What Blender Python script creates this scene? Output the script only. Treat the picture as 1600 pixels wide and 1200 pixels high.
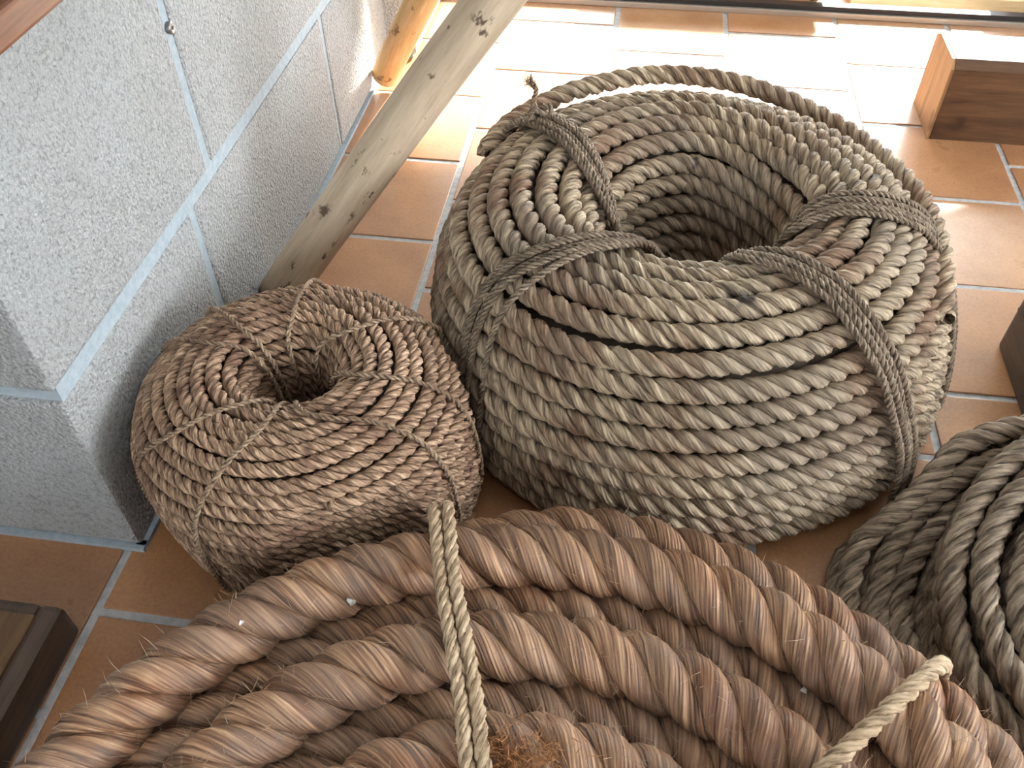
import bpy, math, random
import numpy as np
from mathutils import Matrix, Vector

for o in list(bpy.data.objects): bpy.data.objects.remove(o)
random.seed(7); rng = np.random.default_rng(7)
S = 0.315            # one tile pitch in metres; layout below is written in tile pitches
scene = bpy.context.scene
COL = scene.collection

# ------------------------------------------------------------------ camera, world, exposure
F, PITCH, ROLL, YAW = 1378.04, 0.814379, -0.010641, -0.150092
CAM = np.array([-1.79116, -3.67213, 3.65718])
def cam_axes():
    p, r, y = PITCH, ROLL, YAW
    f = np.array([math.sin(y)*math.cos(p), math.cos(y)*math.cos(p), -math.sin(p)])
    rt = np.array([math.cos(y), -math.sin(y), 0]); up = np.cross(rt, f)
    return math.cos(r)*rt+math.sin(r)*up, -math.sin(r)*rt+math.cos(r)*up, f
rt, up, fw = cam_axes()
cd = bpy.data.cameras.new('camera'); cam = bpy.data.objects.new('camera', cd); COL.objects.link(cam)
cd.sensor_width = 36; cd.lens = F/1600*36; cd.clip_start = 0.02
M = Matrix(((rt[0], up[0], -fw[0], CAM[0]*S), (rt[1], up[1], -fw[1], CAM[1]*S), (rt[2], up[2], -fw[2], CAM[2]*S), (0, 0, 0, 1)))
cam.matrix_world = M
scene.camera = cam

w = bpy.data.worlds.new('sky'); scene.world = w; w.use_nodes = True
bg = w.node_tree.nodes['Background']; bg.inputs[0].default_value = (0.95, 0.975, 1.0, 1); bg.inputs[1].default_value = 15.0
SUN_AZ, SUN_EL = math.radians(27), math.radians(32)      # low hazy sun from behind right, entering by the far window
sd_ = bpy.data.lights.new('sun', 'SUN'); sun = bpy.data.objects.new('sun', sd_); COL.objects.link(sun)
sd_.energy = 27.0; sd_.angle = math.radians(3); sd_.color = (1, .95, .87)
sun.rotation_euler = Vector((math.sin(SUN_AZ)*math.cos(SUN_EL), math.cos(SUN_AZ)*math.cos(SUN_EL), math.sin(SUN_EL))).to_track_quat('Z', 'Y').to_euler()
vs = scene.view_settings
vs.view_transform = 'Standard'; vs.look = 'None'; vs.gamma = 1; vs.use_curve_mapping = False
vs.exposure = 0.6

# ------------------------------------------------------------------ materials
class NT:
    def __init__(s, name):
        s.m = bpy.data.materials.new(name); s.m.use_nodes = True; s.t = s.m.node_tree
        s.b = s.t.nodes['Principled BSDF']; s.out = s.t.nodes['Material Output']
    def n(s, typ, **kw):
        nd = s.t.nodes.new(typ)
        for k, v in kw.items():
            if k.startswith('_'): setattr(nd, k[1:], v)
            else: nd.inputs[k.replace('__', ' ')].default_value = v
        return nd
    def l(s, a, b): s.t.links.new(a, b)
    def noise(s, vec, scale, detail=3, rough=.5, dist=0):
        nd = s.n('ShaderNodeTexNoise', Scale=scale, Detail=detail, Roughness=rough, Distortion=dist); s.l(vec, nd.inputs['Vector']); return nd.outputs['Fac']
    def ramp(s, fac, stops):
        r = s.n('ShaderNodeValToRGB'); e = r.color_ramp.elements
        while len(e) < len(stops): e.new(.5)
        for i, (p, c) in enumerate(stops): e[i].position = p; e[i].color = (*c, 1) if len(c) == 3 else c
        s.l(fac, r.inputs[0]); return r.outputs['Color']
    def mix(s, fac, a, b, mode='MIX'):
        m = s.n('ShaderNodeMix', _data_type='RGBA', _blend_type=mode)
        for i, v in ((0, fac), (6, a), (7, b)):
            if isinstance(v, (int, float)): m.inputs[i].default_value = v
            elif isinstance(v, tuple): m.inputs[i].default_value = (*v, 1)
            else: s.l(v, m.inputs[i])
        return m.outputs[2]
    def math(s, op, a, b=None):
        m = s.n('ShaderNodeMath', _operation=op)
        for i, v in ((0, a), (1, b)):
            if v is None: continue
            if isinstance(v, (int, float)): m.inputs[i].default_value = v
            else: s.l(v, m.inputs[i])
        return m.outputs[0]
    def bump(s, h, strength, dist=0.001, prev=None):
        b = s.n('ShaderNodeBump', Strength=strength, Distance=dist); s.l(h, b.inputs['Height'])
        if prev: s.l(prev, b.inputs['Normal'])
        return b.outputs['Normal']
    def objco(s, stretch=None):
        tc = s.n('ShaderNodeTexCoord'); v = tc.outputs['Object']
        if stretch:
            mp = s.n('ShaderNodeMapping'); mp.inputs['Scale'].default_value = stretch; s.l(v, mp.inputs[0]); v = mp.outputs[0]
        return v
    def geoco(s, stretch=None):
        v = s.n('ShaderNodeNewGeometry').outputs['Position']
        if stretch:
            mp = s.n('ShaderNodeMapping'); mp.inputs['Scale'].default_value = stretch; s.l(v, mp.inputs[0]); v = mp.outputs[0]
        return v

def plain(name, c, rough=.6, metal=0, **kw):
    t = NT(name); t.b.inputs['Base Color'].default_value = (*c, 1); t.b.inputs['Roughness'].default_value = rough; t.b.inputs['Metallic'].default_value = metal
    nz = t.noise(t.objco(), 40, 4); t.l(t.mix(.12, c, t.ramp(nz, [(.3, tuple(x*.6 for x in c)), (.7, tuple(min(1, x*1.3) for x in c))])), t.b.inputs['Base Color'])
    return t.m

def rope_mat(name, dark, mid, light, stain, yarns, skew, bump=.6, stain_lo=.48, stain_hi=.66, sscale=9, rough=.72, grey=None, greyscale=5, tar=False):
    """fibre rope: uv.x runs round a strand, uv.y along it in strand widths"""
    t = NT(name)
    uv = t.n('ShaderNodeUVMap'); sx = t.n('ShaderNodeSeparateXYZ'); t.l(uv.outputs[0], sx.inputs[0])
    u, v = sx.outputs[0], sx.outputs[1]
    a = t.math('ADD', t.math('MULTIPLY', u, yarns), t.math('MULTIPLY', v, skew))
    cb = t.n('ShaderNodeCombineXYZ'); t.l(a, cb.inputs[0]); t.l(t.math('MULTIPLY', v, .55), cb.inputs[1])
    oi = t.n('ShaderNodeObjectInfo'); t.l(t.math('MULTIPLY', oi.outputs['Random'], 37.0), cb.inputs[2])
    streak = t.noise(cb.outputs[0], 1.0, 3, .6)
    cb2 = t.n('ShaderNodeCombineXYZ'); t.l(t.math('MULTIPLY', a, 2.6), cb2.inputs[0]); t.l(t.math('MULTIPLY', v, .9), cb2.inputs[1])
    fine = t.noise(cb2.outputs[0], 1.0, 2, .6)
    col = t.ramp(streak, [(.30, dark), (.48, mid), (.70, light)])
    col = t.mix(t.math('MULTIPLY', fine, .38), col, light)
    g = t.geoco()
    big = t.noise(g, sscale, 4, .6)
    sf = t.n('ShaderNodeMapRange'); sf.inputs[1].default_value = stain_lo; sf.inputs[2].default_value = stain_hi; t.l(big, sf.inputs[0])
    col = t.mix(t.math('MULTIPLY', sf.outputs[0], .75), col, t.mix(.55, stain, col, 'MULTIPLY') if False else stain)
    if grey:
        gn = t.noise(g, greyscale, 3, .5); gf = t.n('ShaderNodeMapRange'); gf.inputs[1].default_value = .42; gf.inputs[2].default_value = .6; t.l(gn, gf.inputs[0])
        col = t.mix(t.math('MULTIPLY', gf.outputs[0], .6), col, grey)
    if tar:
        tn = t.noise(g, 13, 3, .5); col = t.mix(t.ramp(tn, [(.69, (0, 0, 0)), (.735, (.85, .85, .85))]), col, (.035, .028, .026))
    # streaks survive on top of the stains
    col = t.mix(.8, col, t.ramp(streak, [(.3, (.28, .25, .24)), (.5, (.82, .80, .79)), (.7, (1, 1, 1))]), 'MULTIPLY')
    var = t.ramp(oi.outputs['Random'], [(0, (.80, .79, .78)), (1, (1, 1, 1))])
    col = t.mix(1.0, col, var, 'MULTIPLY')
    t.l(col, t.b.inputs['Base Color'])
    t.b.inputs['Roughness'].default_value = rough; t.b.inputs['Specular IOR Level'].default_value = .5
    sn = t.math('SINE', t.math('MULTIPLY', a, 6.283))
    h = t.math('ADD', t.math('MULTIPLY', sn, .16), t.math('ADD', streak, t.math('MULTIPLY', fine, .5)))
    t.l(t.bump(h, bump, .0018), t.b.inputs['Normal'])
    return t.m

ROPE_BIG = rope_mat('grey_manila_rope', (.085, .058, .042), (.35, .27, .185), (.72, .60, .42), (.22, .105, .055), 11, -.7, .8, .49, .64, 7, grey=(.35, .295, .225), tar=True)
ROPE_SMALL = rope_mat('brown_sisal_rope', (.075, .040, .026), (.33, .195, .12), (.78, .58, .40), (.19, .09, .055), 8, -.5, .7, .50, .68, 9)
ROPE_THICK = rope_mat('brown_hawser_rope', (.075, .035, .026), (.30, .146, .080), (.76, .51, .31), (.27, .095, .040), 26, -3.2, 1.0, .5, .72, 13, rough=.5, grey=(.30, .205, .15), greyscale=11)
ROPE_LOOSE = rope_mat('weathered_grey_rope', (.07, .052, .038), (.26, .20, .145), (.50, .41, .30), (.14, .085, .055), 10, 0.6, .6, .5, .7, 8)
CORD_DARK = rope_mat('tarred_brown_cord', (.07, .05, .035), (.27, .205, .145), (.50, .41, .30), (.15, .095, .06), 5, .3, .4)
CORD_TAN = rope_mat('tan_twine', (.14, .08, .05), (.36, .25, .165), (.60, .47, .33), (.22, .13, .08), 4, .3, .4)
CORD_PALE = rope_mat('pale_hemp_cord', (.26, .18, .105), (.52, .39, .25), (.72, .58, .40), (.40, .28, .165), 8, .6, .45)
FUZZ = plain('rope_fibre', (.40, .30, .205), .7)
TUFT = plain('frayed_brown_fibre', (.33, .15, .055), .8)
CORE = plain('painted_gap_shade', (.10, .075, .055), .9)  # dark filler colour: shade between the turns painted in
FLECK = plain('white_paint', (.8, .8, .78), .5)

def tile_mat():
    t = NT('terracotta_tile'); oi = t.n('ShaderNodeObjectInfo')
    base = t.ramp(oi.outputs['Random'], [(0, (.36, .165, .075)), (.35, (.46, .235, .105)), (.7, (.40, .20, .10)), (1, (.48, .275, .14))])
    g = t.geoco(); n1 = t.noise(g, 9, 4, .55); n2 = t.noise(g, 160, 3, .6)
    c = t.mix(t.ramp(n1, [(.35, (0, 0, 0)), (.7, (1, 1, 1))]), base, t.mix(1, base, (.72, .62, .55), 'MULTIPLY'))
    c = t.mix(.25, c, t.ramp(n2, [(.3, (.25, .11, .05)), (.6, (.55, .29, .13))]))
    t.l(c, t.b.inputs['Base Color'])
    t.l(t.ramp(n1, [(.3, (.27, .27, .27)), (.7, (.38, .38, .38))]), t.b.inputs['Roughness'])
    t.b.inputs['Specular IOR Level'].default_value = .6; t.b.inputs['Coat Weight'].default_value = .55; t.b.inputs['Coat Roughness'].default_value = .3
    t.l(t.bump(t.math('ADD', n1, t.math('MULTIPLY', n2, .15)), .12, .002), t.b.inputs['Normal'])
    return t.m
TILE = tile_mat()
def grout_mat(name, c1, c2, sc=60):
    t = NT(name); g = t.geoco(); n = t.noise(g, sc, 4, .6)
    t.l(t.ramp(n, [(.3, c1), (.7, c2)]), t.b.inputs['Base Color']); t.b.inputs['Roughness'].default_value = .85
    t.l(t.bump(n, .5, .002), t.b.inputs['Normal']); return t.m
GROUT = grout_mat('grey_grout', (.33, .34, .35), (.52, .53, .54))
MORTAR = grout_mat('pale_mortar', (.30, .37, .42), (.40, .47, .52), 90)
def stone_mat():
    t = NT('bush_hammered_granite'); g = t.geoco()
    n1 = t.noise(g, 150, 3, .6, .6); n2 = t.noise(g, 420, 2, .6); n3 = t.noise(g, 4, 3)
    vo = t.n('ShaderNodeTexVoronoi', Scale=170.0); t.l(g, vo.inputs['Vector'])
    c = t.ramp(n2, [(.3, (.22, .235, .235)), (.5, (.36, .38, .385)), (.7, (.46, .485, .49))])
    c = t.mix(.3, c, t.ramp(n3, [(.3, (.32, .31, .29)), (.7, (.38, .41, .42))]))
    c = t.mix(.35, c, t.ramp(n1, [(.36, (.11, .11, .11)), (.47, (.36, .38, .385)), (.7, (.50, .52, .53))]))
    t.l(c, t.b.inputs['Base Color']); t.b.inputs['Roughness'].default_value = .85
    h = t.math('ADD', n1, t.math('MULTIPLY', vo.outputs['Distance'], .7))
    t.l(t.bump(h, .9, .005), t.b.inputs['Normal']); return t.m
STONE = stone_mat()
def wood_mat(name, c1, c2, c3, along, rough=.5, knots=True, scale=1.0, bump=.25, spec=.5):
    t = NT(name); st = [14*scale]*3; st[along] = 1.1*scale
    v = t.objco(tuple(st)); n1 = t.noise(v, 3, 5, .6, .6); n2 = t.noise(v, 14, 3, .6)
    c = t.ramp(t.math('ADD', t.math('MULTIPLY', n1, .7), t.math('MULTIPLY', n2, .3)), [(.3, c1), (.5, c2), (.7, c3)])
    if knots:
        kn = t.noise(t.objco(), 11*scale, 2, .5); c = t.mix(t.ramp(kn, [(.62, (0, 0, 0)), (.72, (1, 1, 1))]), c, c1)
    t.l(c, t.b.inputs['Base Color']); t.b.inputs['Roughness'].default_value = rough; t.b.inputs['Specular IOR Level'].default_value = spec
    t.l(t.bump(t.math('ADD', n1, t.math('MULTIPLY', n2, .5)), bump, .002), t.b.inputs['Normal']); return t.m
WOOD_BEAM = wood_mat('brown_oak_beam', (.045, .020, .009), (.10, .047, .021), (.17, .085, .038), 0, .38)
WOOD_POST = wood_mat('dark_oak_post', (.03, .018, .011), (.065, .038, .022), (.11, .065, .036), 1, .5)
WOOD_END = wood_mat('sawn_oak_end', (.20, .10, .04), (.36, .195, .085), (.48, .28, .13), 2, .6)
WOOD_DARK = wood_mat('walnut_plank', (.05, .028, .014), (.12, .066, .03), (.20, .12, .055), 1, .42)
WOOD_TRIM = wood_mat('walnut_edge_trim', (.035, .024, .018), (.075, .05, .036), (.11, .075, .055), 1, .45)
WOOD_RED = wood_mat('reddish_pine_ledge', (.07, .022, .008), (.14, .046, .016), (.21, .08, .03), 1, .4)
WOOD_PINE = wood_mat('pale_pine_board', (.50, .33, .17), (.68, .50, .30), (.78, .62, .41), 0, .5)
def pole_mat(name, c1, c2, c3, blot):
    t = NT(name); v = t.objco((10, 10, 1.0)); n1 = t.noise(v, 4, 5, .6, .5); n2 = t.noise(v, 22, 3, .6)
    c = t.ramp(t.math('ADD', t.math('MULTIPLY', n1, .7), t.math('MULTIPLY', n2, .3)), [(.3, c1), (.5, c2), (.7, c3)])
    b = t.noise(t.objco((1, 1, .55)), 26, 4, .65); c = t.mix(t.ramp(b, [(.60, (0, 0, 0)), (.65, (1, 1, 1))]), c, blot)
    t.l(c, t.b.inputs['Base Color']); t.b.inputs['Roughness'].default_value = .6
    t.l(t.bump(t.math('ADD', n1, b), .3, .003), t.b.inputs['Normal']); return t.m
POLE = pole_mat('peeled_grey_pole', (.38, .29, .195), (.54, .43, .31), (.66, .55, .41), (.10, .065, .04))
STICK = pole_mat('honey_peeled_pole', (.50, .27, .10), (.66, .40, .17), (.78, .54, .28), (.26, .13, .05))
BARK = plain('dark_pole_end', (.07, .05, .035), .9)
PLASTER = plain('white_plaster', (.45, .44, .42), .9)
FRAME = plain('white_window_frame', (.75, .75, .74), .5)
ALU = plain('brushed_aluminium', (.52, .48, .43), .38, .7)
GASKET = plain('black_rubber', (.015, .015, .016), .5)
STEEL = plain('grey_steel', (.28, .27, .26), .4, .8)
ORANGE = plain('orange_float_plastic', (.62, .16, .05), .45)
def glass_mat():
    t = NT('clear_glass'); t.t.nodes.remove(t.b)
    tr = t.n('ShaderNodeBsdfTransparent'); gl = t.n('ShaderNodeBsdfGlossy', Roughness=.02); lw = t.n('ShaderNodeLayerWeight', Blend=.5); mx = t.n('ShaderNodeMixShader')
    tr.inputs[0].default_value = (.95, .97, .96, 1)
    t.l(t.math('ADD', t.math('MULTIPLY', t.math('POWER', lw.outputs['Facing'], 5.0), .96), .035), mx.inputs[0]); t.l(tr.outputs[0], mx.inputs[1]); t.l(gl.outputs[0], mx.inputs[2]); t.l(mx.outputs[0], t.out.inputs[0]); return t.m
GLASS = glass_mat()

# ------------------------------------------------------------------ object helpers
def link(o, parent=None):
    COL.objects.link(o)
    if parent: o.parent = parent
    return o
def tag(o, label=None, cat=None, group=None, kind=None):
    for k, v in (('label', label), ('category', cat), ('group', group), ('kind', kind)):
        if v: o[k] = v
    return o
def empty(name, loc, label=None, cat=None, group=None):
    o = bpy.data.objects.new(name, None); o.location = tuple(np.array(loc)*S); o.empty_display_size = .05
    link(o); return tag(o, label, cat, group)
def world_loc(p):
    l = np.zeros(3)
    while p is not None: l = l+np.array(p.location); p = p.parent
    return l
def mesh_np(name, V, Fq, mat, parent=None, uv=None, smooth=True, loc=None):
    """V in tile pitches, world coordinates; Fq (n,k) array or a list of faces"""
    V = np.asarray(V, float)*S
    l = np.zeros(3) if loc is None else np.array(loc)*S
    off = world_loc(parent)+l
    me = bpy.data.meshes.new(name)
    if isinstance(Fq, np.ndarray):
        n, k = Fq.shape
        me.vertices.add(len(V)); me.vertices.foreach_set('co', (V-off).astype(np.float32).ravel())
        me.loops.add(n*k); me.loops.foreach_set('vertex_index', Fq.astype(np.int32).ravel())
        me.polygons.add(n); me.polygons.foreach_set('loop_start', np.arange(0, n*k, k, dtype=np.int32))
        if smooth: me.polygons.foreach_set('use_smooth', np.ones(n, dtype=bool))
        if uv is not None:
            ul = me.uv_layers.new(name='UVMap'); ul.data.foreach_set('uv', uv.astype(np.float32).ravel())
        me.update(calc_edges=True)
    else:
        me.from_pydata([tuple(x) for x in V-off], [], [tuple(f) for f in Fq])
        if smooth:
            for p in me.polygons: p.use_smooth = True
    me.validate()
    me.materials.append(mat)
    o = bpy.data.objects.new(name, me); o.location = tuple(l); return link(o, parent)

def box_vf(a, b, bev=0.0):
    """bevelled box; a,b opposite corners"""
    a = np.minimum(a, b).astype(float); b = np.maximum(np.array(a), np.array(b)).astype(float)
    import bmesh
    bm = bmesh.new(); bmesh.ops.create_cube(bm, size=1)
    for v in bm.verts: v.co = Vector([(a[i]+b[i])/2+v.co[i]*(b[i]-a[i]) for i in range(3)])
    if bev > 0: bmesh.ops.bevel(bm, geom=list(bm.edges), offset=bev, segments=2, profile=.6, affect='EDGES')
    bm.verts.index_update()
    V = np.array([v.co[:] for v in bm.verts]); Fa = [[v.index for v in f.verts] for f in bm.faces]; bm.free(); return V, Fa
def box(name, a, b, mat, parent=None, bev=0.0, jitter=0.0, loc=None, smooth=False):
    V, Fa = box_vf(np.array(a), np.array(b), bev)
    if jitter: V = V+rng.normal(0, jitter, V.shape)
    return mesh_np(name, V, Fa, mat, parent, smooth=smooth, loc=loc)
def boxes(name, lst, mat, parent=None):
    V = []; Fa = []
    for a, b in lst:
        v, f = box_vf(np.array(a), np.array(b)); k = sum(len(x) for x in V); V.append(v); Fa += [[i+k for i in q] for q in f]
    return mesh_np(name, np.vstack(V), Fa, mat, parent, smooth=False)

def frames(C, closed, hint):
    if closed: T = np.roll(C, -1, 0)-np.roll(C, 1, 0)
    else: T = np.gradient(C, axis=0)
    T /= np.linalg.norm(T, axis=1)[:, None]
    N = hint-(hint*T).sum(1)[:, None]*T; N /= np.linalg.norm(N, axis=1)[:, None]
    return T, N, np.cross(T, N)
def tube_faces(n, k, closed, base=0):
    i = np.arange(n if closed else n-1)[:, None]; j = np.arange(k)[None, :]
    i2 = (i+1) % n; j2 = (j+1) % k
    return (np.stack([i*k+j, i*k+j2, i2*k+j2, i2*k+j], -1).reshape(-1, 4))+base
def strands(C, d, turns, ring, hint, ns=3, closed=True, phase=0.0, fat=1.0, taper=None):
    """ns twisted strands round centre line C; returns a list of (V,F,UV)"""
    n = len(C); T, N, B = frames(C, closed, hint)
    seg = np.linalg.norm(np.diff(np.vstack([C, C[:1]]), axis=0), axis=1); L = np.concatenate([[0], np.cumsum(seg)])[:n]; tot = seg.sum() if closed else L[-1]
    th = phase+2*math.pi*turns*L/tot
    rs = {2: .275, 3: .25, 4: .235}[ns]*d*fat; ro = {2: .235, 3: .268, 4: .28}[ns]*d
    out = []
    for s in range(ns):
        t = th+2*math.pi*s/ns
        dirv = np.cos(t)[:, None]*N+np.sin(t)[:, None]*B
        P = C+ro*dirv
        pt = np.roll(P, -1, 0)-np.roll(P, 1, 0) if closed else np.gradient(P, axis=0)
        pt /= np.linalg.norm(pt, axis=1)[:, None]
        n2 = dirv-(dirv*pt).sum(1)[:, None]*pt; n2 /= np.linalg.norm(n2, axis=1)[:, None]; b2 = np.cross(pt, n2)
        a = np.arange(ring)*2*math.pi/ring+math.pi    # seam faces the rope's heart
        R = rs if taper is None else (rs*taper)[:, None, None]
        V = P[:, None, :]+R*(np.cos(a)[None, :, None]*n2[:, None, :]+np.sin(a)[None, :, None]*b2[:, None, :])
        Fq = tube_faces(n, ring, closed)
        sl = L*math.hypot(1, 2*math.pi*ro*turns/tot)/(2*rs)
        i = np.arange(n if closed else n-1)[:, None]; j = np.arange(ring)[None, :]
        v0 = sl[i]+0*j; step = (sl[1]-sl[0]); v1 = v0+step
        u0 = j/ring+0*i; u1 = (j+1)/ring+0*i
        UV = np.stack([np.stack([u0, v0], -1), np.stack([u1, v0], -1), np.stack([u1, v1], -1), np.stack([u0, v1], -1)], 2).reshape(-1, 2)
        out.append((V.reshape(-1, 3), Fq, UV))
    return out
def join(lst):
    k = 0; V = []; Fa = []; U = []
    for v, f, u in lst: V.append(v); Fa.append(f+k); U.append(u); k += len(v)
    return np.vstack(V), np.vstack(Fa), np.vstack(U)
def rope(name, C, d, mat, parent, lay=2.8, ring=8, steps=10, hint=None, closed=True, ns=3, fat=1.0, phase=None, store=None):
    L = np.linalg.norm(np.diff(np.vstack([C, C[:1]]) if closed else C, axis=0), axis=1).sum()
    turns = L/(lay*d)
    if closed: turns = round(turns*ns)/ns; turns = round(turns)
    C = resample(C, max(8, int(round(turns*steps))), closed)
    if hint is None: hint = np.tile(np.array([0, 0, 1.]), (len(C), 1))
    else: hint = np.tile(np.asarray(hint, float), (len(C), 1))
    V, Fa, U = join(strands(C, d, turns, ring, hint, ns, closed, rng.uniform(0, 6) if phase is None else phase, fat))
    if store is not None: store.append(V[::7])
    return mesh_np(name, V, Fa, mat, parent, U)
def resample(C, n, closed):
    C = np.asarray(C, float); Q = np.vstack([C, C[:1]]) if closed else C
    L = np.concatenate([[0], np.cumsum(np.linalg.norm(np.diff(Q, axis=0), axis=1))])
    t = np.linspace(0, L[-1], n, endpoint=not closed)
    return np.stack([np.interp(t, L, Q[:, i]) for i in range(3)], 1)
def catmull(pts, n):
    P = np.asarray(pts, float); P = np.vstack([2*P[0]-P[1], P, 2*P[-1]-P[-2]]); m = len(P)-3; out = []
    for t in np.linspace(0, m-1e-6, n):
        i = int(t); f = t-i; a, b, c, d = P[i:i+4]
        out.append(.5*((2*b)+(-a+c)*f+(2*a-5*b+4*c-d)*f*f+(-a+3*b-3*c+d)*f**3))
    return np.array(out)
def fuzz(name, pts, nrm, parent, mat, length, width, curl=.5):
    """loose fibres: thin bent ribbons, one mesh"""
    n = len(pts); t = rng.normal(0, 1, (n, 3)); d = nrm*rng.uniform(.25, 1.0, (n, 1))+t*curl; d /= np.linalg.norm(d, axis=1)[:, None]
    ln = length*rng.uniform(.35, 1.2, (n, 1)); side = np.cross(d, rng.normal(0, 1, (n, 3))); side /= np.linalg.norm(side, axis=1)[:, None]
    bend = rng.normal(0, .35, (n, 3))
    p0 = pts; p1 = pts+d*ln*.5+bend*ln*.15; p2 = pts+d*ln+bend*ln*.6
    V = np.stack([p0-side*width, p0+side*width, p1-side*width*.8, p1+side*width*.8, p2], 1).reshape(-1, 3)
    b = (np.arange(n)*5)[:, None]
    Fa = np.vstack([b+np.array([[0, 1, 3]]), b+np.array([[0, 3, 2]]), b+np.array([[2, 3, 4]])])
    o = mesh_np(name, V, Fa, mat, parent, smooth=False); o['kind'] = 'stuff'; return o

def lathe(name, prof, c, mat, parent=None, k=32, axis='z', loc=None):
    n = len(prof); a = np.arange(k)*2*math.pi/k; V = []
    for r, z in prof:
        for t in a:
            p = (r*math.cos(t), r*math.sin(t), z) if axis == 'z' else (z, r*math.cos(t), r*math.sin(t))
            V.append((c[0]+p[0], c[1]+p[1], c[2]+p[2]))
    Fa = tube_faces(n, k, False).tolist()+[list(range(k))[::-1], [(n-1)*k+i for i in range(k)]]
    return mesh_np(name, V, Fa, mat, parent, loc=loc)
THICK_V, BIG_V, SMALL_V = [], [], []
# ------------------------------------------------------------------ setting: floor
fl = mesh_np('floor', np.array([(-9, -10, 0), (11.5, -10, 0), (11.5, 12, 0), (-9, 12, 0)])-np.array([0, 0, .008]), [[0, 1, 2, 3]], GROUT, smooth=False); tag(fl, kind='structure')
TL = .9705; J = .042
V, Fa = box_vf(np.array([-.5+J/2, -TL/2+J/2, -.03]), np.array([.5-J/2, TL/2-J/2, 0]), .006)
tile_me = None
for c in range(-3, 7):
    off = TL*(.5 if c % 2 else 0)
    for n in range(-4, 11):
        y = off+(n+.5)*TL; x = -c+.5
        if x < -4.6 and y > -1.1: continue
        if tile_me is None:
            o = mesh_np('tile', V, Fa, TILE, smooth=False); tile_me = o.data; o.parent = fl
        else:
            o = bpy.data.objects.new('tile', tile_me); link(o, fl)
        o.location = (x*S, y*S, rng.normal(0, .0004)); o.rotation_euler = (rng.normal(0, .0012), rng.normal(0, .0012), rng.normal(0, .002))

# ------------------------------------------------------------------ setting: stone wall (bush-hammered blocks, pale flush mortar)
XW, YF = -3.93, -1.59
wl = boxes('wall_left', [((-8.5, YF+.025, -.05), (XW-.012, 12, 8.3))], MORTAR); tag(wl, kind='structure')
MB = .075
z1 = 1.035; z2 = z1+MB; z3 = 2.75; z4 = z3+MB; z5 = 4.5
def block(y0, y1, za, zb, front=False):
    x0 = -5.3 if front else XW-.5
    V, Fa = box_vf(np.array([x0, y0, za]), np.array([XW, y1, zb]), .022)
    return mesh_np('stone_block', V+rng.normal(0, .003, V.shape), Fa, STONE, wl, smooth=False)
for za, zb, ys in ((.03, z1, [YF, -.25, 1.98, 3.5, 5.6, 7.6, 9.6, 12]), (z2, z3, [YF, .04, 2.6, 4.4, 6.4, 8.4, 12]), (z4, z5, [YF, -.3, 2.0, 4.2, 6.4, 8.6, 12]), (z5+MB, 6.2, [YF, .1, 2.4, 4.4, 6.4, 12]), (6.2+MB, 8.2, [YF, -.3, 2.2, 5, 8, 12])):
    for i in range(len(ys)-1):
        g0 = 0 if i == 0 else .03
        block(ys[i]+g0, ys[i+1]-.03, za, zb, i == 0)
for za, zb in ((.03, z1), (z2, z3), (z4, z5)):
    V, Fa = box_vf(np.array([-8.4, YF, za]), np.array([-5.36, YF+.4, zb]), .022); mesh_np('stone_block', V, Fa, STONE, wl, smooth=False)
pl_ = boxes('wall_pilaster', [((XW-.1, 3.53, -.05), (-3.73, 4.74, 8.3))], MORTAR); tag(pl_, kind='structure')
for za, zb in ((.03, z1), (z2, z3), (z4, z5), (z5+MB, 6.2), (6.2+MB, 8.2)):
    V, Fa = box_vf(np.array([XW-.05, 3.5, za]), np.array([-3.70, 4.76, zb]), .022); mesh_np('stone_block', V+rng.normal(0, .003, V.shape), Fa, STONE, pl_, smooth=False)
ms = boxes('trim_1', [((-8.4, YF-.022, -.004), (XW+.02, YF+.03, .028)), ((XW-.03, YF, -.004), (XW+.022, 9, .028))], MORTAR); tag(ms, kind='structure')

# ------------------------------------------------------------------ setting: the rest of the room (white walls with big windows, one small one added as fill)
H = 8.3
YB, XR, XL, YN = 10.5, 11.0, -8.4, -9.0
def wall_open(name, axis, pos, a, b, zs, zh, piers, th=.5):
    lst = []
    def add(u0, u1, za, zb):
        lst.append(((u0, pos, za), (u1, pos+th, zb)) if axis == 'x' else ((pos, u0, za), (pos+th, u1, zb)))
    add(a, b, -.05, zs); add(a, b, zh, H)
    for p0, p1 in piers: add(p0, p1, zs, zh)
    return tag(boxes(name, lst, PLASTER), kind='structure')
wall_open('wall_back', 'x', YB, XW, XR, 2.6, 6.15, [(XW, -3.6), (5.0, XR)])
wall_open('wall_right', 'y', XR, YN, YB, 2.6, 7.0, [(YN, -7.5), (1.6, YB)])
wall_open('wall_front', 'x', YN-.5, XL, XR, 3.0, 5.4, [(XL, -4.9), (-2.9, XR)])  # opening behind the camera, added to brighten the foreground
tag(boxes('wall_left_rear', [((XL-.5, YN, -.05), (XL, YF, H))], PLASTER), kind='structure')
tag(boxes('ceiling', [((XL-.5, YN-.5, H), (XR+.5, 12, H+.3))], PLASTER), kind='structure')
def window(name, axis, pos, a, b, za, zb, bars, t=.16):
    lst = []
    def add(u0, u1, z0, zz):
        lst.append(((u0, pos, z0), (u1, pos+t, zz)) if axis == 'x' else ((pos, u0, z0), (pos+t, u1, zz)))
    add(a, b, za, za+t); add(a, b, zb-t, zb)
    for u in [a]+bars+[b-t]: add(u, u+t, za+t, zb-t)
    return tag(boxes(name, lst, FRAME), kind='structure')
window('window_1', 'x', YB+.15, -3.6, 5.0, 2.6, 6.15, [-.8, 2.1], t=.10)
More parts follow.
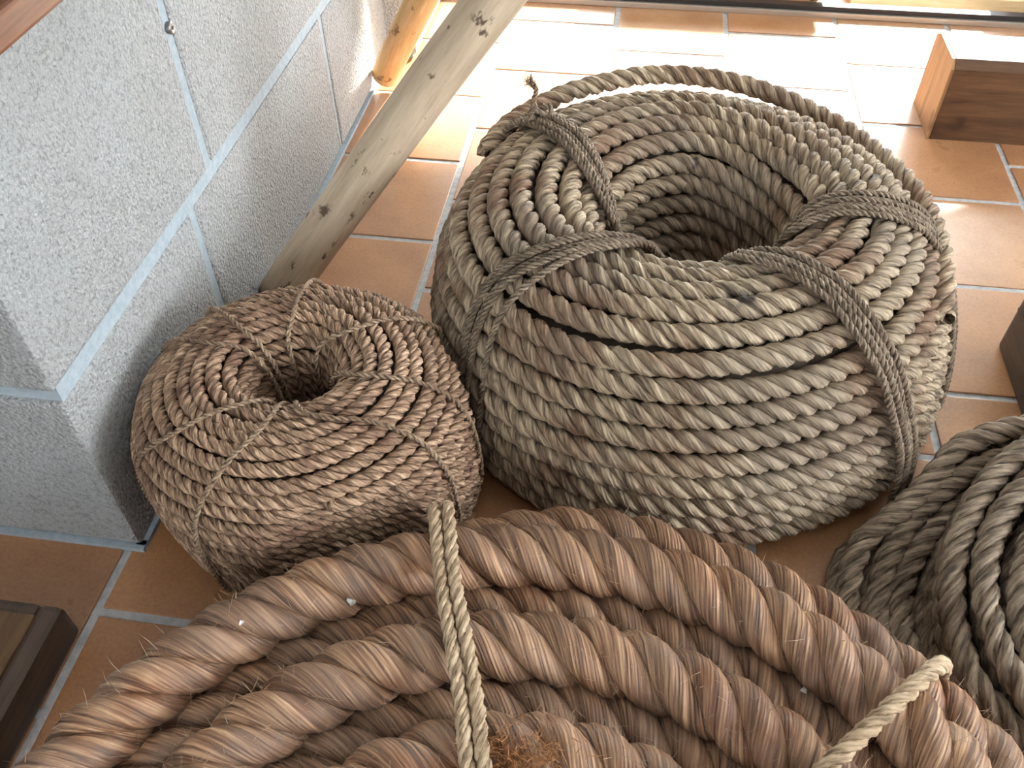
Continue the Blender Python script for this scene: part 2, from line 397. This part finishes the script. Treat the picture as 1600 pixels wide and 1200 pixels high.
window('window_2', 'y', XR+.15, -7.5, 1.6, 2.6, 7.0, [-4.5, -1.5])

window('added_fill_window', 'x', YN-.3, -4.9, -2.9, 3.0, 5.4, [-3.95], t=.1)  # frame of the unseen opening added for fill light

# ------------------------------------------------------------------ rope coils
def coil_turn(c, lean, r, z0, z1, wob, n=220, start=math.radians(100), amp=.012, push=None, seed=0, shift=None):
    """one turn: ring that climbs from z0 to z1 and from r[0] to r[1], joint at the back"""
    t = np.linspace(0, 1, n, endpoint=False); ph = start+2*math.pi*t
    s = t  # linear climb, blended back over the last part so the ring closes
    bl = np.where(t > .8, (t-.8)/.2, 0); bl = bl*bl*(3-2*bl); k = np.clip(t/.8, 0, 1)*(1-bl)
    rr = r[0]+(r[1]-r[0])*k; zz = z0+(z1-z0)*k
    rs = np.random.default_rng(seed)
    for m in (1, 2, 3, 5):
        rr = rr+amp/m**.6*rs.normal()*np.sin(m*ph+rs.uniform(0, 6.28)); zz = zz+.8*amp/m**.6*rs.normal()*np.sin(m*ph+rs.uniform(0, 6.28))
    rr = rr+wob(ph)
    hs = 0 if shift is None else shift(rr)
    C = np.stack([c[0]+lean[0]*zz+hs+rr*np.cos(ph), c[1]+lean[1]*zz+rr*np.sin(ph), zz], 1)
    if push is not None: C = push(C)
    return C
def profile_points(prof, pitch):
    Q = catmull([(a, b, 0) for a, b in prof], 400)
    L = np.concatenate([[0], np.cumsum(np.linalg.norm(np.diff(Q, axis=0), axis=1))]); n = int(L[-1]/pitch)
    s = np.linspace(0, L[-1], n+1); return np.stack([np.interp(s, L, Q[:, 0]), np.interp(s, L, Q[:, 1])], 1)
def section_at(prof, s, off):
    """point on the coil's section at fraction s of its length, offset outwards"""
    Q = catmull([(a, b, 0) for a, b in prof], 400)[:, :2]
    L = np.concatenate([[0], np.cumsum(np.linalg.norm(np.diff(Q, axis=0), axis=1))]); L /= L[-1]
    T = np.gradient(Q, axis=0); T /= np.linalg.norm(T, axis=1)[:, None]; Nn = np.stack([T[:, 1], -T[:, 0]], 1); Qo = Q+Nn*np.asarray(off).reshape(-1, 1) if np.ndim(off) else Q+Nn*off
    return np.stack([np.interp(s, L, Qo[:, 0]), np.interp(s, L, Qo[:, 1])], 1)
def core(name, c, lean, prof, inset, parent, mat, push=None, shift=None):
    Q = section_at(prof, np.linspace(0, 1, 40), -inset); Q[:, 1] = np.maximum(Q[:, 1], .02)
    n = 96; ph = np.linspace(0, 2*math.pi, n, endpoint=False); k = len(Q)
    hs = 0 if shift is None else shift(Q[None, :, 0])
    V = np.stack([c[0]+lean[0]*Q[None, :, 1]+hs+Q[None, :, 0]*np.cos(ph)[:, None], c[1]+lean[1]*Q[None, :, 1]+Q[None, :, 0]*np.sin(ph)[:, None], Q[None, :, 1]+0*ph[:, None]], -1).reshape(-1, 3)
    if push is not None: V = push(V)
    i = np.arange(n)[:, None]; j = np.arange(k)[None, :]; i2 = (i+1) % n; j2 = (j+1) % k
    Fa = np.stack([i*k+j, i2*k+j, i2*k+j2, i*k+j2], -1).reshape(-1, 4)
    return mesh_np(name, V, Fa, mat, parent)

TC = np.array([-1.79, -3.46])     # centre of the thick hawser coil
def push_from(center, fr, margin):
    def f(C):
        C = C.copy(); v = C[:, :2]-center; dd = np.linalg.norm(v, axis=1); R = fr(C[:, 2])+margin
        k = dd < R; C[k, :2] = center+v[k]/dd[k, None]*R[k, None]; return C
    return f

# ---- big coil
BC, BL, BD = (-1.36, .03), (-.10, .15), .118
BPROF = [(1.31, .062), (1.325, .3), (1.30, .55), (1.235, .78), (1.12, .95), (.97, 1.05), (.80, 1.085), (.64, 1.055), (.53, .96), (.47, .8), (.45, .58), (.45, .33), (.45, .07)]
HOLE = .06     # the hole sits a little off the outer centre
hole_shift = lambda r: HOLE*np.clip((1.2-r)/.7, 0, 1)
big = empty('rope_coil', (*BC, 0), 'large cylinder-shaped coil of grey-brown rope bound with bundled cords', 'rope coil')
wb = lambda p: .02*np.sin(2*p+.6)+.012*np.sin(3*p+2)
pp = profile_points(BPROF, .1055)
for i in range(len(pp)-1):
    a, b = pp[i], pp[i+1]
    rope('rope_turn', coil_turn(BC, BL, (a[0], b[0]), a[1], b[1], wb, seed=100+i, amp=.006, shift=hole_shift), BD, ROPE_BIG, big, lay=2.45, store=BIG_V)
core('shade_core', BC, BL, BPROF, .075, big, CORE, shift=hole_shift)  # smooth dark ring added to block light leaks, not real turns
# ---- small coil
SC, SL, SD = (-3.10, -1.10), (-.07, -.02), .068
SPROF = [(.70, .036), (.735, .22), (.74, .5), (.70, .70), (.60, .82), (.46, .88), (.33, .89), (.235, .84), (.19, .72), (.18, .45), (.18, .06)]
small = empty('rope_coil', (*SC, 0), 'small brown rope coil bound with single twines, beside the stone wall', 'rope coil')
BIGC = np.array([BC[0]+BL[0]*.4, BC[1]+BL[1]*.4])
push_big = push_from(BIGC, lambda z: np.where(z < .65, 1.46, 1.46-(z-.65)*.4), .042)
push_hw = push_from(TC, lambda z: np.where(z < .72, 2.045, .5), .042)
def push_small(C):
    C = push_hw(push_big(C)); C[:, 0] = np.maximum(C[:, 0], XW+.045); return C
pp = profile_points(SPROF, .0645)
for i in range(len(pp)-1):
    a, b = pp[i], pp[i+1]
    rope('rope_turn', coil_turn(SC, SL, (a[0], b[0]), a[1], b[1], lambda p: .015*np.sin(2*p+1), seed=300+i, amp=.004, push=push_small), SD, ROPE_SMALL, small, lay=2.5, ring=7, steps=9, store=SMALL_V)
core('shade_core', SC, SL, SPROF, .045, small, CORE, push_small)  # same added filler: painted shade behind the outer rope

_pb = push_from(BIGC, lambda z: np.where(z < .65, 1.40, 1.40-(z-.65)*.4), .042); _ph = push_from(TC, lambda z: np.where(z < .72, 1.995, .5), .03)
def push_twine(C):
    C = _ph(_pb(C)); C[:, 0] = np.maximum(C[:, 0], XW+.013); return C
# ---- thick hawser coil
TD = .262
thick = empty('hawser_coil', (*TC, 0), 'coil of very thick brown three-strand hawser tied with pale cord', 'rope coil')
def spiral(rf, z, a0, a1, n=400, ends=None):
    ph = np.radians(np.linspace(a0, a1, n)); deg = np.degrees(ph)
    r = rf(deg); zz = z(deg) if callable(z) else np.full(n, z)
    return np.stack([TC[0]+r*np.cos(ph), TC[1]+r*np.sin(ph), zz], 1)
def thick_turn(C, phase, fuzz_n=0):
    L = np.linalg.norm(np.diff(C, axis=0), axis=1).sum(); turns = L/(2.12*TD); C = resample(C, int(turns*18), False)
    hint = np.tile(np.array([0, 0, 1.]), (len(C), 1))
    st = strands(C, TD, turns, 18, hint, 3, False, phase, 1.03)
    lo = sum(s[0].mean(0) for s in st)/3
    root = None; THICK_V.extend(q[0] for q in st)
    for v, f, u in st:
        if root is None: root = mesh_np('rope_turn', v, f, ROPE_THICK, thick, u)
        else: mesh_np('strand', v, f, ROPE_THICK, root, u)
    if fuzz_n:
        Vv = np.vstack([s[0] for s in st]); cen = np.repeat(np.vstack([C]*3), 18, 0); nr = Vv-cen; nr /= np.linalg.norm(nr, axis=1)[:, None]
        k = rng.choice(np.where((nr[:, 2] > -.2) & (Vv[:, 1] > TC[1]-.2))[0], fuzz_n)
        fuzz('loose_fibres', Vv[k], nr[k], root, FUZZ, .075, .0009)
rate = .40/360
def r3(k): return lambda d: 1.82-.40*k-rate*(150-d)
for k in range(3):
    thick_turn(spiral(r3(k), lambda d: .545+.012*np.sin(np.radians(d*3+k*50)), 300, -60), 1.0+k*1.3, 2600)
def r2(k):
    def f(d):
        off = np.full_like(d, .215)
        if k == 0:
            s = np.clip((130-d)/45, 0, 1); off = .235*s*s*(3-2*s)
            left = np.clip((d-130)/60, 0, 1); off = off-.0*left
        return r3(k)(d)+off
    return f
for k in range(4):
    thick_turn(spiral(r2(k), lambda d: .385+.0*d if k else np.where(d < 130, .37, .30), 180 if k == 0 else 300, -60), .3+k, 2200)
for k, r in enumerate((1.86, 1.59, 1.32, 1.05)):
    thick_turn(spiral(lambda d: np.full_like(d, r), TD/2, 300, -60), .7*k)

# ---- loose coil at the right
loose = empty('rope_coil', (.9, -1.85, 0), 'loose coil of weathered grey rope with open gaps between its loops', 'rope coil')
pl = push_from(TC, lambda z: np.where(z < .5, 2.17, np.where(z < .62, 1.98, 1.86)), .075)
LD = .118
push_lo = push_from(BIGC, lambda z: np.where(z < .65, 1.475, 1.475-(z-.65)*.4), .068)
def loose_turn(c, r, plane, dz, seed):
    C = coil_turn(c, (0, 0), (r, r), 0, 0, lambda p: 0*p, seed=seed, amp=.012, start=-.6)
    C[:, 2] += plane[0]+plane[1]*C[:, 0]+plane[2]*C[:, 1]+dz
    if C[:, 2].max() < .1: return
    lo = LD/2; C[:, 2] = lo+np.logaddexp(0, (C[:, 2]-lo)*30)/30*.97
    rope('rope_turn', pl(push_lo(C)), LD, ROPE_LOOSE, loose, lay=2.6, ring=9)
PO = (.15+.2*.64+.33*1.35-.05, .2, .33); PI_ = (.25+.1*.13+.27*2.08-.05, .1, .27)
for i, (r, dz) in enumerate(((.92, 0), (.80, -.02), (.95, -.115), (.92, -.23), (.93, -.345), (.80, -.14), (.80, -.26), (.69, -.06), (.69, -.19), (.58, -.1))):
    loose_turn((.30, -1.58), r, PO, dz, 500+i)
for i, (r, dz) in enumerate(((.88, 0), (.765, .03), (.65, .03), (.87, -.115), (.88, -.23), (.87, -.345), (.86, -.46), (.75, -.09), (.63, -.09), (.53, -.03), (.76, -.21), (.65, -.21), (.75, -.33), (.64, -.33), (.53, -.15), (.53, -.28), (.43, -.1))):
    loose_turn((.64, -1.56), r, PI_, dz, 520+i)

# ------------------------------------------------------------------ lashings on the coils
def lash(parent, prof, c, lean, pts, n, cd, rd, mat, shift=None, ns=3, name='lashing_cord', lift=0.0, spread=1.0, push=None):
    """cords laid over a coil: pts are (angle, fraction of the section) from the hole outwards"""
    A = np.array(pts, float); A[:, 0] = np.unwrap(np.radians(A[:, 0]))
    Q = catmull(np.column_stack([A, 0*A[:, 0]]), 140)
    rz = section_at(prof, Q[:, 1], rd/2+cd*.45+lift)
    hs = 0 if shift is None else shift(rz[:, 0])
    C = np.stack([c[0]+lean[0]*rz[:, 1]+hs+rz[:, 0]*np.cos(Q[:, 0]), c[1]+lean[1]*rz[:, 1]+rz[:, 0]*np.sin(Q[:, 0]), np.maximum(rz[:, 1], cd/2)], 1)
    if push is not None: C = push(C)
    rad = np.stack([np.cos(Q[:, 0]), np.sin(Q[:, 0]), 0*Q[:, 0]], 1)
    T = np.gradient(C, axis=0); T /= np.linalg.norm(T, axis=1)[:, None]
    tanv = np.stack([-np.sin(Q[:, 0]), np.cos(Q[:, 0]), 0*Q[:, 0]], 1); side = tanv-(tanv*T).sum(1)[:, None]*T; side /= np.linalg.norm(side, axis=1)[:, None]
    nv = np.cross(T, side); nv *= np.sign((nv*(np.array([0, 0, 1.])+rad)).sum(1))[:, None]
    t = np.linspace(0, 1, len(C)); out = []
    for i in range(n):
        o = (i-(n-1)/2)*cd*.98*spread*(.75+.25*np.sin(math.pi*t))+cd*.10*np.sin(5*t+i*2.1)*(n > 1)
        up_ = cd*.3*(i % 2)*(n > 2)
        out.append(rope(name, C+side*o[:, None]+nv*up_, cd, mat, parent, lay=2.6, ring=6, steps=7, hint=(.3, .2, 1), closed=False, ns=ns, fat=1.08))
    return C, nv
hs_ = hole_shift
C1, n1 = lash(big, BPROF, BC, BL, [(205, .80), (196, .70), (183, .645), (168, .60), (157, .55), (153, .50), (150, .46), (148, .40), (147, .3), (147, .1)], 5, .036, BD, CORD_DARK, hs_)
lash(big, BPROF, BC, BL, [(246, .80), (244, .68), (240, .60), (232, .534), (226, .463), (222, .399), (221, .323), (221, .23), (220, .128), (220, .01)], 4, .034, BD, CORD_DARK, hs_)
lash(big, BPROF, BC, BL, [(247, .80), (246, .66), (242, .575), (235, .509), (231, .446), (228, .381), (227, .318), (227, .236), (226, .14), (224, .01)], 1, .036, BD, CORD_DARK, hs_)
lash(big, BPROF, BC, BL, [(286, .80), (288, .68), (292, .59), (301, .538), (308, .463), (311, .399), (314, .323), (316, .236), (319, .134), (320, .01)], 4, .038, BD, CORD_DARK, hs_)
lash(big, BPROF, BC, BL, [(330, .80), (333, .70), (338, .635), (346, .573), (350, .509), (355, .43), (359, .36), (357, .29), (354, .2), (350, .02)], 6, .036, BD, CORD_DARK, hs_, spread=.85)
for pts in ([(163, .75), (163, .607), (171, .546), (172, .49), (169, .42), (168, .3)], [(147, .75), (147, .607), (149, .561), (146, .456), (145, .3)], [(118, .75), (114, .618), (105, .575), (101, .507), (99, .42), (98, .2)],
            [(76, .75), (72, .631), (46, .561), (42, .464), (40, .38), (39, .2)], [(20, .75), (5, .64), (352, .565), (355, .50), (358, .456), (0, .391), (1, .3), (1, .1)], [(286, .75), (293, .60), (302, .543), (324, .483), (335, .399), (338, .322), (339, .227), (339, .05)],
            [(282, .75), (279, .61), (275, .543), (264, .468), (258, .402), (254, .344), (251, .262), (250, .05)], [(258, .75), (254, .62), (248, .569), (238, .518), (230, .437), (222, .356), (218, .25), (216, .05)]):
    lash(small, SPROF, SC, SL, pts, 1, .024, SD, CORD_TAN, ns=2, name='twine', push=push_twine)
# knot and frayed end of the back lashing
kc = C1[int(.66*len(C1))]+n1[int(.66*len(C1))]*.035
tt = np.linspace(0, 2*math.pi, 60, endpoint=False)
rope('knot', kc+np.stack([.05*np.cos(tt)+.02*np.cos(2*tt), .045*np.sin(tt)-.02*np.sin(2*tt), .028*np.sin(3*tt)+.015], 1), .036, CORD_DARK, big, lay=2.6, ring=6, steps=7)
rope('frayed_end', catmull([kc, kc+(-.03, .03, .05), kc+(-.02, .06, .10), kc+(-.05, .07, .14)], 20), .032, CORD_TAN, big, lay=2.6, ring=6, steps=7, closed=False, hint=(1, 0, 0))
kk = kc+np.array((-.05, .07, .13)); fuzz('frayed_fibres', kk+rng.normal(0, .012, (160, 3)), np.tile(np.array([-.4, .2, .8]), (160, 1)), big, CORD_TAN, .075, .0014, .6)
# loose turn standing proud of the coil's back edge
LT = [(158, .93, 1.19), (150, .965, 1.20), (143, .99, 1.20), (132, 1.01, 1.20), (122, 1.03, 1.20), (103, 1.06, 1.20), (86, 1.06, 1.20), (69, 1.04, 1.20), (50, 1.0, 1.20), (33, .975, 1.20), (16, .955, 1.21), (3, .92, 1.22), (-8, .86, 1.24), (-20, .78, 1.27)]
lt = catmull([(BC[0]+BL[0]*z+(r+.03)*math.cos(math.radians(a)), BC[1]+BL[1]*z+(r+.03)*math.sin(math.radians(a)), z) for a, z, r in LT], 160)
rope('loose_turn', lt, BD, ROPE_BIG, big, lay=2.45, closed=False)
# pale cords on the hawser coil
def cord(pts, d, n=1):
    C = catmull(pts, 120); T = np.gradient(C, axis=0); sd = np.cross(T, [0, 0, 1.]); sd /= np.linalg.norm(sd, axis=1)[:, None]+1e-9; sd[np.abs(T[:, 2]) > .9*np.linalg.norm(T, axis=1)] = sd[60]
    for i in range(n):
        rope('lashing_cord', C+sd*((i-(n-1)/2)*d*1.03), d, CORD_PALE, thick, lay=3.4, ring=10, steps=8, closed=False, hint=(.4, .3, 1), fat=1.2)
cord([(-2.435, -1.555, .10), (-2.43, -1.555, .45), (-2.415, -1.60, .63), (-2.385, -1.68, .705), (-2.31, -1.95, .70), (-2.22, -2.20, .705), (-2.14, -2.43, .70), (-2.08, -2.64, .70), (-1.98, -2.9, .66), (-1.95, -3.0, .3)], .053, 2)
cord([(-.36, -1.90, .30), (-.42, -1.95, .50), (-.50, -2.03, .63), (-.60, -2.13, .69), (-.78, -2.31, .71), (-.95, -2.48, .71), (-1.25, -2.78, .68), (-1.40, -2.95, .3)], .062)
tp = np.array([-1.96, -2.575, .655])+rng.normal(0, 1, (1500, 3))*np.array([.085, .05, .03])
fuzz('frayed_tuft', tp, np.tile(np.array([0, 0, 1.]), (1500, 1)), thick, TUFT, .06, .0016, .9)
# flecks of white paint, on the strand surface the camera's line of sight meets first
AV = np.vstack(THICK_V); rel = AV-CAM; dep = rel@fw; px = 800+F*(rel@rt)/dep; py = 600-F*(rel@up)/dep
for qx, qy, r in ((545, 942, .017), (373, 976, .009), (1262, 1082, .011)):
    near = np.hypot(px-qx, py-qy) < 9; i = np.where(near)[0][dep[near].argmin()]; n_ = -rel[i]/np.linalg.norm(rel[i])
    p = AV[i]; e1 = np.cross(n_, [1., 0, 0]); e1 /= np.linalg.norm(e1); e2 = np.cross(n_, e1); ta = np.arange(14)*2*math.pi/14
    rr_ = r*(1+.18*rng.normal(0, 1, 14)); rim = lambda h, k: p+n_*h+(rr_*k)[:, None]*(np.cos(ta)[:, None]*e1+np.sin(ta)[:, None]*e2)
    mesh_np('paint_fleck', np.vstack([rim(.0055, .9), rim(.003, 1), rim(-.012, 1)]), [list(range(14))]+tube_faces(3, 14, False).tolist(), FLECK, thick)
# loose fibres standing off the two bound coils
for par, cc, ln, wd, nh, store in ((big, BIGC, .045, .0009, 5000, BIG_V), (small, np.array(SC), .032, .0008, 3500, SMALL_V)):
    P_ = np.vstack(store); k = rng.choice(len(P_), nh); P_ = P_[k]; nn = np.column_stack([(P_[:, :2]-cc)*.8, np.full(nh, .8)]); nn /= np.linalg.norm(nn, axis=1)[:, None]
    fuzz('loose_fibres', P_, nn, par, FUZZ, ln, wd, .7)

# ------------------------------------------------------------------ timber
def prism(name, prof, x0, x1, mat, parent):  # profile in (y,z) swept along x
    n = len(prof); V = [(x0, y, z) for y, z in prof]+[(x1, y, z) for y, z in prof]
    Fa = [list(range(n))[::-1], [n+i for i in range(n)]]+[[i, (i+1) % n, n+(i+1) % n, n+i] for i in range(n)]
    return mesh_np(name, V, Fa, mat, parent, smooth=False)
bm_ = empty('timber_beam', (1.9, 3.02, 0), 'squared brown oak beam lying on the tiles, its sawn end showing', 'beam')
prism('beam_body', [(2.73, 0), (3.31, 0), (3.31, .57), (3.22, .61), (2.80, .615), (2.735, .56)], .50, 3.6, WOOD_BEAM, bm_)
prism('sawn_end', [(2.735, .003), (3.305, .003), (3.305, .567), (3.218, .606), (2.802, .611), (2.74, .557)], .475, .502, WOOD_END, bm_)
po = empty('timber_post', (1.1, .1, 0), 'dark squared timber block standing on the tiles beside the large coil', 'beam')
box('block_body', (.49, -.30, 0), (1.75, .44, .75), WOOD_POST, po, .025)
box('saw_groove', (.484, -.28, .30), (.50, .42, .315), WOOD_TRIM, po)
pb = empty('wooden_platform', (-4.6, -2.8, 0), 'dark stained wooden platform on the tiles near the stone corner', 'platform')
box('top_board', (-5.5, -4.2, .02), (-4.12, -2.10, .225), WOOD_DARK, pb, .008)
box('edge_trim', (-4.13, -4.2, 0), (-4.02, -2.04, .215), WOOD_TRIM, pb, .03)
box('edge_trim', (-5.5, -2.11, 0), (-4.13, -2.04, .215), WOOD_TRIM, pb, .025)
ld = empty('wall_ledge', (-3.7, -.5, 2.5), 'reddish brown wooden ledge fixed to the stone wall above the small coil', 'shelf')
box('ledge_board', (XW-.01, -1.70, 2.56), (-3.53, 1.2, 2.66), WOOD_RED, ld, .012)
box('edge_moulding', (-3.54, -1.70, 2.54), (-3.49, 1.2, 2.635), WOOD_RED, ld, .012)
box('ledge_bracket', (XW-.01, .1, 2.25), (-3.6, .2, 2.565), WOOD_RED, ld, .01)

def pole(name, p0, p1, r0, r1, mat, label, seed, cap=True):
    p0 = np.array(p0, float); p1 = np.array(p1, float); ax = p1-p0; Ln = np.linalg.norm(ax); ax /= Ln
    root = empty(name, p0, label, 'pole')
    n, k = 70, 28; rs = np.random.default_rng(seed); t = np.linspace(0, 1, n); a = np.arange(k)*2*math.pi/k
    bx = np.cross(ax, [0, 1, 0]); bx /= np.linalg.norm(bx); by = np.cross(ax, bx)
    R = (r0+(r1-r0)*t)[:, None]*(1+.03*np.sin(2*a[None, :]+3*t[:, None]+rs.uniform(0, 6))+.02*np.sin(3*a[None, :]-9*t[:, None])+.012*np.sin(23*t[:, None]+a[None, :]))
    bow = (.03*np.sin(math.pi*t*1.6+1))[:, None]
    Vl = np.stack([R*np.cos(a)+bow, R*np.sin(a), (t*Ln)[:, None]+0*a], -1).reshape(-1, 3)
    Fa = tube_faces(n, k, False).tolist()
    Fa += [list(range(k))[::-1], [(n-1)*k+i for i in range(k)]]
    me = bpy.data.meshes.new('shaft'); me.from_pydata((Vl*S).tolist(), [], Fa); me.materials.append(mat); me.materials.append(BARK)
    for p in me.polygons: p.use_smooth = len(p.vertices) == 4
    me.polygons[len(Fa)-2].material_index = 1
    o = bpy.data.objects.new('shaft', me); link(o, root)
    o.rotation_euler = Matrix([[bx[i], by[i], ax[i]] for i in range(3)]).to_euler()
    return root, o, (bx, by, ax, p0)
p0 = np.array([-3.80, .22, .07]); p1 = np.array([-2.52, .70, 1.77])
pole('leaning_pole', p0, p0+(p1-p0)*2.35, .132, .128, POLE, 'thick greyish peeled pole leaning beside the stone wall, behind the small coil', 3)
q0 = np.array([-3.80, 2.97, .11]); q1 = np.array([-3.33, 2.52, .95])
pole('leaning_pole', q0, q0+(q1-q0)*4.6, .115, .115, STICK, 'slimmer honey-coloured peeled pole standing behind the thick grey pole', 5)

# ------------------------------------------------------------------ glass partition and what stands behind it
gp = empty('glass_partition', (2, 4.8, 0), 'clear glass partition with a low aluminium rail on the tiles', 'partition')
box('bottom_rail', (XW, 4.77, 0), (6.5, 4.93, .05), ALU, gp, .006)
box('gasket', (XW, 4.80, .05), (6.5, 4.90, .095), GASKET, gp, .006)
box('glass_pane', (XW, 4.835, .09), (6.5, 4.86, 6.5), GLASS, gp)
pn = empty('display_plinth', (1.6, 5.7, 0), 'low pale pine plinth behind the glass partition', 'plinth')
box('front_board', (.17, 5.06, 0), (4.2, 5.12, .13), WOOD_PINE, pn, .006)
box('side_board', (.17, 5.12, 0), (.24, 6.6, .13), WOOD_PINE, pn, .006)
box('top_panel', (.24, 5.12, .03), (4.2, 6.6, .10), plain('grey_brown_panel', (.42, .33, .24), .6), pn, .004)
bu = empty('net_float', (1.98, 5.42, .101), 'round orange float resting on the pine plinth', 'float')
lathe('float_body', [(.02, 0), (.16, .01), (.28, .08), (.34, .22), (.34, .38), (.27, .52), (.14, .6), (.05, .62)], (1.98, 5.42, .103), ORANGE, bu)
lathe('float_neck', [(.06, 0), (.06, .09), (.04, .12)], (1.98, 5.42, .71), GASKET, bu)
tr = empty('display_trolley', (-.95, 5.7, 0), 'display trolley on black caster wheels behind the glass partition', 'trolley')
box('platform_board', (-2.05, 4.98, .36), (.08, 6.4, .46), WOOD_PINE, tr, .01)
for x, y in ((-.16, 5.13), (-1.80, 5.13), (-.16, 6.25), (-1.80, 6.25)):
    wh = lathe('caster_wheel', [(.04, -.04), (.095, -.04), (.11, -.02), (.11, .02), (.095, .04), (.04, .04)], (x, y, .11), GASKET, tr, axis='x')
    lathe('axle', [(.02, -.06), (.02, .06)], (x, y, .11), STEEL, wh, axis='x')
    boxes('caster_fork', [((x-.06, y-.03, .10), (x-.048, y+.03, .34)), ((x+.048, y-.03, .10), (x+.06, y+.03, .34)), ((x-.06, y-.05, .33), (x+.06, y+.05, .362))], STEEL, tr)

# ------------------------------------------------------------------ small wall anchor
an = empty('wall_anchor', (XW, .045, 1.83), 'small grey metal anchor plugged into the wall joint', 'anchor')
lathe('anchor_plug', [(.026, -.02), (.03, .008), (.022, .014)], (XW, .045, 1.84), STEEL, an, 16, 'x')
lathe('anchor_hole', [(.010, 0), (.010, .016)], (XW, .045, 1.84), GASKET, an, 12, 'x')
